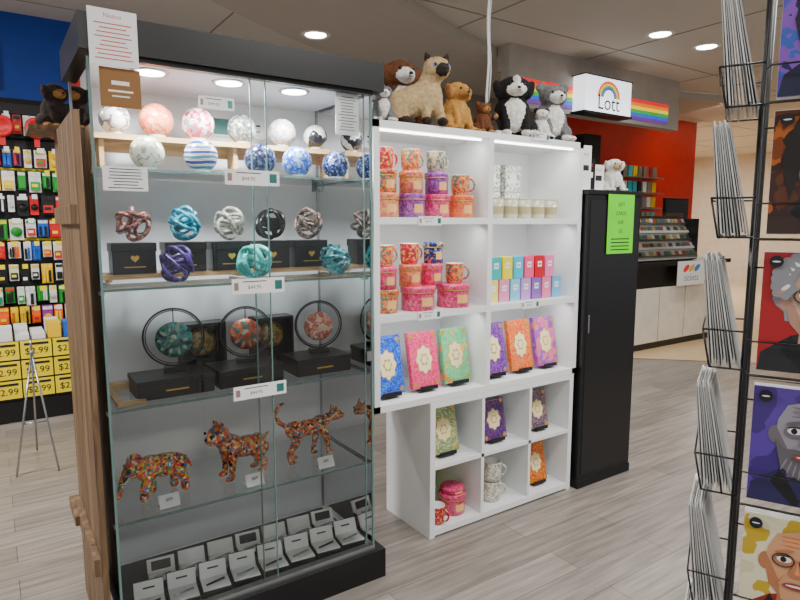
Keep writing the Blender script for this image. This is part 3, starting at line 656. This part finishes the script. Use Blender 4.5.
plush('plush_border_collie',(2.23,2.27,TZ),-.5,.32,blk,wht,blk,wht,'floppy',.1,belly=wht,patch=('e',(0,-.2,.86),(.045,.07,.08),wht),wide=1.3)
plush('plush_husky',(2.5,2.26,TZ),-.3,.31,gry,wht,gry,wht,'round',.08,belly=wht,wide=1.25)
plush('plush_husky',(2.40,2.45,TZ),-.2,.26,wht,wht,gry,wht,'pointed',.08,belly=wht,wide=1.2)
plush('plush_panda',(2.375,2.21,TZ),-.2,.16,wht,wht,blk,blk,'round',.06,belly=wht,wide=1.2)
plush('plush_puppy',(.235,2.68,1.856),.5,.18,dark,tan,dark,tan,'floppy',.08)
hc=MB(); hc.tube([(2.24+.006*math.sin(i*1.3),2.47,H-.001-i*(H-2.1)/14) for i in range(15)],.006,CARDW); hc.tube([(2.255+.008*math.sin(i*1.1+1),2.472,H-.001-i*(H-2.15)/14) for i in range(15)],.005,M('ribbon_silver',(200,200,205),.3))
hc.obj('hanging_cord')

# ------------------------------------------------------------------ black column stand
k=MB(); k.b2((2.67,2.13,.02),(3.14,2.52,1.66),BLACK); k.b2((2.665,2.125,0),(3.145,2.525,.05),BLACKM); k.b2((2.662,2.122,1.66),(3.148,2.528,1.685),BLACK)
k.b2((2.69,2.127,.08),(3.12,2.131,1.63),M('black_panel',(20,20,22),.3)); k.b2((2.7,2.12,.9),(2.71,2.128,1.0),STEEL)
ped=k.obj('black_display_pedestal',bevel=.003)
LG=M('lime_paper',(100,225,20),.5)
def gd(b,w,h):
    for i,s in enumerate(('GIFT','CARDS','ASK','US')): b.text(s,.03,0,h*.33-i*h*.15,-.0013,INK)
    for i in range(4): b.rect(0,-h*.25-i*.02,w*.7,.006,-.0013,INK)
sign('green_poster',2.945,2.1205,1.5,.235,.33,gd,LG).parent=ped
plush('plush_lamb',(3.03,2.25,1.686),-.3,.2,wht,cream,wht,wht,'floppy',.05,wide=1.3)
for x,h_,c_ in((2.72,.24,CARDW),(2.82,.18,BLACK),(2.9,.15,CARDW)):
    b=MB(); b.box((0,0,h_/2),(.085,.004,h_),c_); b.box((0,0,.002),(.085,.05,.004),c_); b.rect(0,h_*.5,.05,.03,-.0025,INK if c_ is CARDW else CARDW); b.text('SALE',.022,0,h_*.8,-.0025,REDINK); b.obj('tabletop_sign',(x,2.2+.05*(x>2.75),1.686),(0,0,-.1))

# ------------------------------------------------------------------ lottery kiosk
ko=MB(); ko.b2((4.7,4.2,.0),(8.1,4.9,.08),BLACK); ko.b2((4.7,4.2,.08),(8.1,4.9,.74),M('counter_cream',(232,226,212),.4)); ko.b2((4.68,4.22,.74),(8.1,4.88,1.0),BLACK); ko.b2((4.66,4.14,1.0),(8.15,4.92,1.05),BLACK)
for i in range(6): ko.b2((5.0+i*.55,4.197,.08),(5.006+i*.55,4.2,.74),SEAM)
ko.obj('lottery_counter')
td=MB(); tk=[M('tick_%d'%i,c,.4) for i,c in enumerate([(190,60,45),(200,165,80),(100,140,100),(200,200,195),(220,220,215),(70,105,145),(60,60,65)])]
T=Matrix.Translation((0,4.22,1.07))@Matrix.Rotation(-.42,4,'X')
td.b2((5.9,-.005,0),(7.45,.01,.56),M('acrylic_white',(226,226,222),.15,coat=.4),T=T)
for r in range(5):
    td.b2((5.9,-.03,.02+r*.108),(7.45,-.02,.05+r*.108),CARDW if r%2 else STEEL,T=T)
    for i in range(20): td.b2((5.92+i*.077,-.018,.03+r*.108),(5.985+i*.077,-.012,.105+r*.108),tk[(i*3+r*2+random.randrange(2))%7],T=T)
td.b2((5.9,4.26,1.051),(7.45,4.5,1.07),BLACK); td.b2((5.89,4.22,1.06),(5.91,4.5,1.57),BLACK); td.b2((7.44,4.22,1.06),(7.46,4.5,1.57),BLACK); td.b2((5.89,4.43,1.56),(7.46,4.5,1.6),BLACK)
td.quad([(5.92,4.2,1.12),(7.43,4.2,1.12),(7.43,4.43,1.64),(5.92,4.43,1.64)],GLASS)
td.obj('scratch_ticket_display')
def nd(b,w,h):
    b.text('tickets',.12,0,-.06,-.0013,M('teal_ink',(20,120,150),.5))
    for i,c_ in enumerate([(230,60,50),(240,190,60),(60,130,190)]): b.disc(-.12+i*.12,.06,.07,.035,-.0014-.0003*i,M('lg%d'%i,c_,.5),20,rot=.5)
sign('counter_sign_panel',7.2,4.13,.9,.62,.3,nd)
pm=MB(); pm.b2((7.5,4.72,1.2),(8.05,4.76,1.85),BLACK); pm.b2((7.7,4.7,1.052),(7.8,4.8,1.25),BLACK); pm.rect(7.78,1.53,.5,.58,4.718,M('screen',(30,36,44),.1)); pm.obj('pos_monitor')
fa=MB(); fa.b2((4.3,4.42,2.66),(7.2,4.55,3.0),M('fascia_grey',(170,164,156),.5)); fa.b2((4.3,4.43,3.0),(7.2,4.6,H),M('fascia_upper',(176,168,158),.7))
rb=[(225,30,30),(240,120,20),(250,215,20),(50,165,60),(25,100,200),(100,50,150)]
for i,c_ in enumerate(rb):
    m=M('rain_%d'%i,c_,.4,emit=.9)
    fa.b2((4.4,4.405,2.9-i*.038),(6.95,4.42,2.938-i*.038),m)
fa.obj('kiosk_fascia')
ls=MB(); SW=M('lit_white',(240,248,255),.4,emit=1.6,var=0)
ls.b2((5.2,4.24,2.68),(5.97,4.40,3.04),SW)
for i,c_ in enumerate(rb):
    r0=.17-i*.015; vs=[]
    for j in range(21):
        a=pi*j/20; vs.append((5.585+r0*math.cos(a)*1.1,4.238,2.84+r0*math.sin(a)))
    for j in range(20,-1,-1):
        a=pi*j/20; vs.append((5.585+(r0-.0145)*math.cos(a)*1.1,4.238,2.84+(r0-.0145)*math.sin(a)))
    ls.add([v for v in vs],[(j,j+1,40-j,41-j) for j in range(20)],M('rain_%d'%i))
ls.text('Lott',.22,5.585,2.78,4.237,INK); ls.b2((5.18,4.23,2.66),(5.99,4.41,2.68),BLACK); ls.b2((5.18,4.23,3.04),(5.99,4.41,3.05),BLACK)
ls.obj('lottery_sign',bevel=0)
MB().b2((6.1,4.95,0),(6.4,5.4,2.6),BLACK).b2((6.12,4.94,1.4),(6.38,4.95,2.2),CARDW).obj('kiosk_pillar')
pr=MB()
for i in range(9):
    for j in range(5):
        if random.random()<.85: pr.b2((8.0+i*.13,5.94,1.3+j*.24),(8.1+i*.13,5.99,1.46+j*.24),random.choice([CARDW,BLACK,STEEL,STEEL,cm[0],cm[1],cm[8]]))
for j in range(5): pr.b2((7.95,5.84,1.27+j*.24),(9.2,5.99,1.285+j*.24),STEEL)
pr.obj('wall_display_shelf')
ms=MB()
for i in range(4): ms.b2((10.6+i*1.3,9.85,0),(10.75+i*1.3,9.99,2.6),BLACK)
ms.b2((10.4,9.8,2.5),(15.7,9.99,2.75),M('storefront_sign',(210,120,60),.5)); ms.b2((10.8,9.9,.4),(15.6,9.98,1.3),M('storefront_goods',(180,120,80),.5)); ms.obj('mall_storefront')
bo=MB(); bo.lathe([(0,0),(.045,0),(.047,.02),(.047,.17),(.02,.23),(.018,.29),(.0,.29)],M('green_bottle',(40,120,60),.15,coat=.5),seg=20); bo.obj('bottle',(7.3,4.7,1.052))

# ------------------------------------------------------------------ greeting card spinner
WIRE=M('black_wire',(16,16,17),.35)
cr=MB(); tz=[1.77,1.575,1.37,1.165,.96,.755]
cr.tube([(0,.06,0),(0,.06,2.25)],.007,WIRE,seg=12); cr.lathe([(0,.03),(.2,.025),(.22,0)],WIRE,c=(0.07,.07,0))
for x,y in((.0,-.0),(.15,.0),(0,.15),(.15,.15)): cr.tube([(x,y,.1),(x,y,2.2)],.003,WIRE)
def C(n,c,r=.45): return M('cardart_'+n,c,r,coat=.3)
SHD={'curly':(185,140,120),'long':(140,80,42),'beard':(110,102,110),'bald':(185,120,80),'dark':(60,50,90)}
def face_card(zc,bg,skin,hair,cloth,style,K=1.1):
    yo=-.012; w=.128;h=.178; cx=.078; z0=zc-h/2
    T=Matrix.Translation((cx,yo,z0))@Matrix.Rotation(-.07,4,'X')
    for k_ in range(6): cr.box((0,.003+k_*.0028,h/2+(.002*(k_%2))),(w,.0012,h),CARDW,T=T)
    cr.box((0,0,h/2),(w,.0014,h),bg,T=T)
    Tp=T
    y=[-.0009]
    k=K; ox=.0; oz=.09
    def X_(x): return max(-w/2+.0005,min(w/2-.0005,x*k+ox))
    def Z_(z): return max(.0005,min(h-.0005,(z-oz)*k+oz))
    def clipadd(pts,m):
        y[0]-=.00012; cr.add([(X_(p[0]),y[0],Z_(p[1])) for p in pts],[tuple(range(len(pts)))],m,False,Tp)
    def E(x,z,rx,rz,m,rot=0,f=None):
        pts=[]
        for i in range(30):
            a=2*pi*i/30; q=f(a) if f else 1; xx=rx*q*math.cos(a); zz=rz*q*math.sin(a)
            pts.append((x+xx*math.cos(rot)-zz*math.sin(rot),z+xx*math.sin(rot)+zz*math.cos(rot)))
        clipadd(pts,m)
    Pg=clipadd
    hx,hz=(.008,.105)
    sh=C('sh'+bg.name,SHD[style]); hi=C('hi'+bg.name,tuple(min(255,int(v*1.25)) for v in SHD[style]))
    Pg([(-.058,.0),(.062,.0),(.062,.04),(.035,.062),(.01,.068),(-.02,.06),(-.052,.036)],cloth)
    Pg([(-.02,.06),(.004,.02),(.002,.002),(-.004,.002),(-.03,.04)],INK); Pg([(.03,.062),(.004,.02),(.01,.002),(.016,.004),(.042,.044)],INK)
    Pg([(-.012,.05),(.024,.05),(.022,.085),(-.01,.085)],sh)
    if style in('curly','long'): E(hx,hz+.012,.05,.048,hair,f=lambda a:1+.08*math.cos(11*a))
    E(hx+.036,hz,.008,.012,sh); E(hx-.036,hz,.008,.012,sh)
    Pg([(hx-.034,hz+.02),(hx-.036,hz-.005),(hx-.03,hz-.03),(hx-.015,hz-.048),(hx,hz-.053),(hx+.015,hz-.048),(hx+.03,hz-.03),(hx+.036,hz-.005),(hx+.034,hz+.02),(hx+.024,hz+.04),(hx,hz+.048),(hx-.024,hz+.04)],skin)
    Pg([(hx-.035,hz+.01),(hx-.036,hz-.005),(hx-.03,hz-.03),(hx-.015,hz-.048),(hx-.02,hz-.02),(hx-.03,hz)],sh)
    Pg([(hx+.035,hz+.005),(hx+.03,hz-.03),(hx+.018,hz-.044),(hx+.022,hz-.02)],sh)
    E(hx+.014,hz-.01,.009,.006,hi,.3); E(hx,hz+.032,.018,.006,hi)
    if style in('curly','bald','beard'):
        for q in range(3): E(hx,hz+.026+q*.006,.02,.0007,sh)
        for s_ in(-1,1): Pg([(hx+s_*.012,hz-.012),(hx+s_*.02,hz-.024),(hx+s_*.021,hz-.032),(hx+s_*.018,hz-.024)],sh)
    if style=='curly':
        for i in range(15):
            a=pi*1.2*i/14-.3; E(hx+.042*math.cos(a),hz+.024+.03*math.sin(a),.013,.013,hair,f=lambda a:1+.12*math.cos(5*a))
            E(hx+.042*math.cos(a)+.002,hz+.026+.03*math.sin(a),.006,.0025,CARDW,.4+a); E(hx+.042*math.cos(a)-.003,hz+.02+.03*math.sin(a),.006,.002,sh,a)
    if style=='long':
        Pg([(hx-.04,hz-.05),(hx-.026,hz+.01),(hx-.02,hz+.03),(hx,hz+.04),(hx-.01,hz+.06),(hx-.038,hz+.045),(hx-.052,hz)],hair)
        Pg([(hx,hz+.04),(hx+.02,hz+.032),(hx+.03,hz+.005),(hx+.045,hz-.05),(hx+.056,hz),(hx+.04,hz+.05),(hx-.01,hz+.06)],hair)
    if style=='beard':
        Pg([(hx-.036,hz-.005),(hx-.026,hz-.018),(hx-.012,hz-.017),(hx,hz-.02),(hx,hz-.062),(hx-.028,hz-.042)],hair); Pg([(hx+.036,hz-.005),(hx+.026,hz-.018),(hx+.012,hz-.017),(hx,hz-.02),(hx,hz-.062),(hx+.028,hz-.042)],hair)
        for q in range(9): E(hx-.024+q*.006,hz-.038-.01*math.sin(q*pi/8),.0012,.009,hi,.1*(q-4))
    for s_ in(-1,1):
        E(hx+s_*.0145,hz+.006,.012,.008,sh); E(hx+s_*.0145,hz+.007,.0085,.0042,CARDW); E(hx+s_*.0145-.001,hz+.007,.0036,.0038,INK)
        E(hx+s_*.0145,hz+.012,.009,.0009,INK,-.1*s_); E(hx+s_*.0145,hz+.018,.011,.0022,hair if style!='bald' else sh,-.25*s_)
        if style in('curly','bald'):
            pts=[(X_(hx+s_*.0155+.0125*math.cos(a)),y[0]-.0003,Z_(hz+.006+.009*math.sin(a))) for a in [2*pi*i/20 for i in range(20)]]
            cr.tube(pts,.0008,INK,True,5,T=T)
    Pg([(hx-.001,hz+.008),(hx+.005,hz+.006),(hx+.011,hz-.012),(hx+.004,hz-.015),(hx-.005,hz-.015),(hx-.009,hz-.011)],sh); Pg([(hx+.001,hz+.006),(hx+.004,hz-.01),(hx-.002,hz-.01)],hi)
    E(hx,hz-.027,.015,.0045,C('lips',(150,60,55))); E(hx,hz-.0265,.011,.0014,CARDW)
    y[0]-=.0002
    k=1;oz=0
    E(-.048,h-.014,.009,.009,INK); E(-.048,h-.014,.0055,.0012,CARDW)
face_card(tz[0],P('cardbg0',[(90,60,160),(60,90,180),(130,80,180),(40,40,90)],'noise',22),C('s0',(120,90,170)),C('h0',(20,18,30)),C('c0',(30,30,60)),'long')
face_card(tz[1],P('cardbg1',[(120,56,16),(170,88,26),(56,26,10),(90,42,14)],'noise',16),C('s1',(176,104,54)),C('h1',(24,16,12)),C('c1',(50,28,18)),'long',1.2)
face_card(tz[2],C('b2',(170,14,22)),C('s2',(212,180,158)),C('h2',(140,140,146)),C('c2',(26,26,32)),'curly',1.15)
face_card(tz[3],P('cardbg3',[(72,42,136),(88,56,158),(62,36,120)],'noise',8),C('s3',(150,145,154)),C('h3',(96,94,100)),C('c3',(40,34,84)),'beard',1.15)
face_card(tz[4],P('cardbg4',[(216,208,170),(230,224,190),(200,166,40)],'noise',12),C('s4',(216,158,116)),C('h4',(150,110,80)),C('c4',(150,40,30)),'bald',1.15)
face_card(tz[5],C('b5',(40,130,150)),C('s5',(222,180,150)),C('h5',(90,60,40)),C('c5',(200,200,200)),'curly')
EG=M('envelope_grey',(170,170,168),.6)
for zc in tz:
    zb=zc-.095
    cr.tube([(.0,-.0,zb+.05),(.005,-.022,zb+.05),(.15,-.022,zb+.05),(.155,0,zb+.05)],.0014,WIRE); cr.tube([(.0,0,zb),(.005,-.022,zb-.002),(.15,-.022,zb-.002),(.155,0,zb)],.002,WIRE)
    T=Matrix.Translation((-.006,.07,zb))@Matrix.Rotation(-.16,4,'Y')
    for k_ in range(10):
        cr.box((-.002-k_*.0046,(.003*((k_*5)%3)),.088+.004*(k_%3)),(.0015 if k_%2 else .0024,.128,.174),CARDW if k_%3 else EG,T=T@Matrix.Rotation(.012*(k_-4),4,'Y'))
    for zz in(.0,.06): cr.tube([(0,0,zb+zz),(-.05-zz*.2,.0,zb+zz),(-.055-zz*.2,.14,zb+zz),(0,.145,zb+zz)],.0016,WIRE)
    cr.tube([(-.05,0,zb),(-.062,0,zb+.06)],.0016,WIRE); cr.tube([(-.02,0,zb),(-.03,0,zb+.06)],.0014,WIRE)
    cr.tube([(0,0,zb+.16),(.15,0,zb+.16),(.15,.15,zb+.16),(0,.15,zb+.16)],.0016,WIRE,True)
    T2=Matrix.Translation((.165,.07,zb))
    for k_ in range(6): cr.box((.002+k_*.005,0,.088),(.002,.128,.174),CARDW,T=T2)
cr.obj('greeting_card_spinner',(.955,.452,0),(0,0,math.radians(-64.5)))

# ------------------------------------------------------------------ lights
def downlight(x,y,p,z=H):
    b=MB(); b.lathe([(.09,-.001),(.115,-.012),(.13,-.001)],CARDW,seg=28); b.lathe([(0,-.004),(.091,-.004)],EM,seg=28); b.obj('ceiling_downlight',(x,y,z))
    light('downlight_lamp','SPOT',(x,y,z-.03),p,.08,spot=2.5)
for x,y,p,z in((2.49,4.98,60,H-.1),(5.28,3.47,60,H),(6.02,3.44,60,H),(.2,4.4,140,H),(3.7,3.0,50,H),(7.5,3.3,70,H)): downlight(x,y,p,z)
def fill_panel(x,y,w,h_,p,c=(1,.99,.97)):
    b=MB(); b.b2((-w/2-.03,-h_/2-.03,-.02),(w/2+.03,h_/2+.03,-.001),CARDW); b.obj('ceiling_fill_panel',(x,y,H)); light('panel_fill','AREA',(x,y,H-.025),p,w,c,sy=h_)
fill_panel(-.6,.2,1.2,.6,85); fill_panel(1.8,.3,1.2,.6,75); fill_panel(3.6,.6,1.2,.6,75); fill_panel(-2,3.4,1.2,.6,190); fill_panel(.4,-2.2,1.2,.6,55)  # unseen panels, added out of view to light the shop and slatwall
light('kiosk_lamp','AREA',(8.2,5.2,H-.05),120,1.2,sy=.4); light('mall_lamp','AREA',(12,8,H-.05),280,3,sy=3)
w=bpy.data.worlds.new('world'); S.world=w; w.use_nodes=True; bg=w.node_tree.nodes['Background']; bg.inputs[0].default_value=(.97,.98,1,1); bg.inputs[1].default_value=.6
# ------------------------------------------------------------------ camera
cd=bpy.data.cameras.new('camera'); cd.sensor_width=36; cd.lens=27; cd.clip_start=.02
co=bpy.data.objects.new('camera',cd); S.collection.objects.link(co); co.location=(0,0,1.5); co.rotation_euler=(math.radians(90-7.2),0,math.radians(55.8-90)); S.camera=co
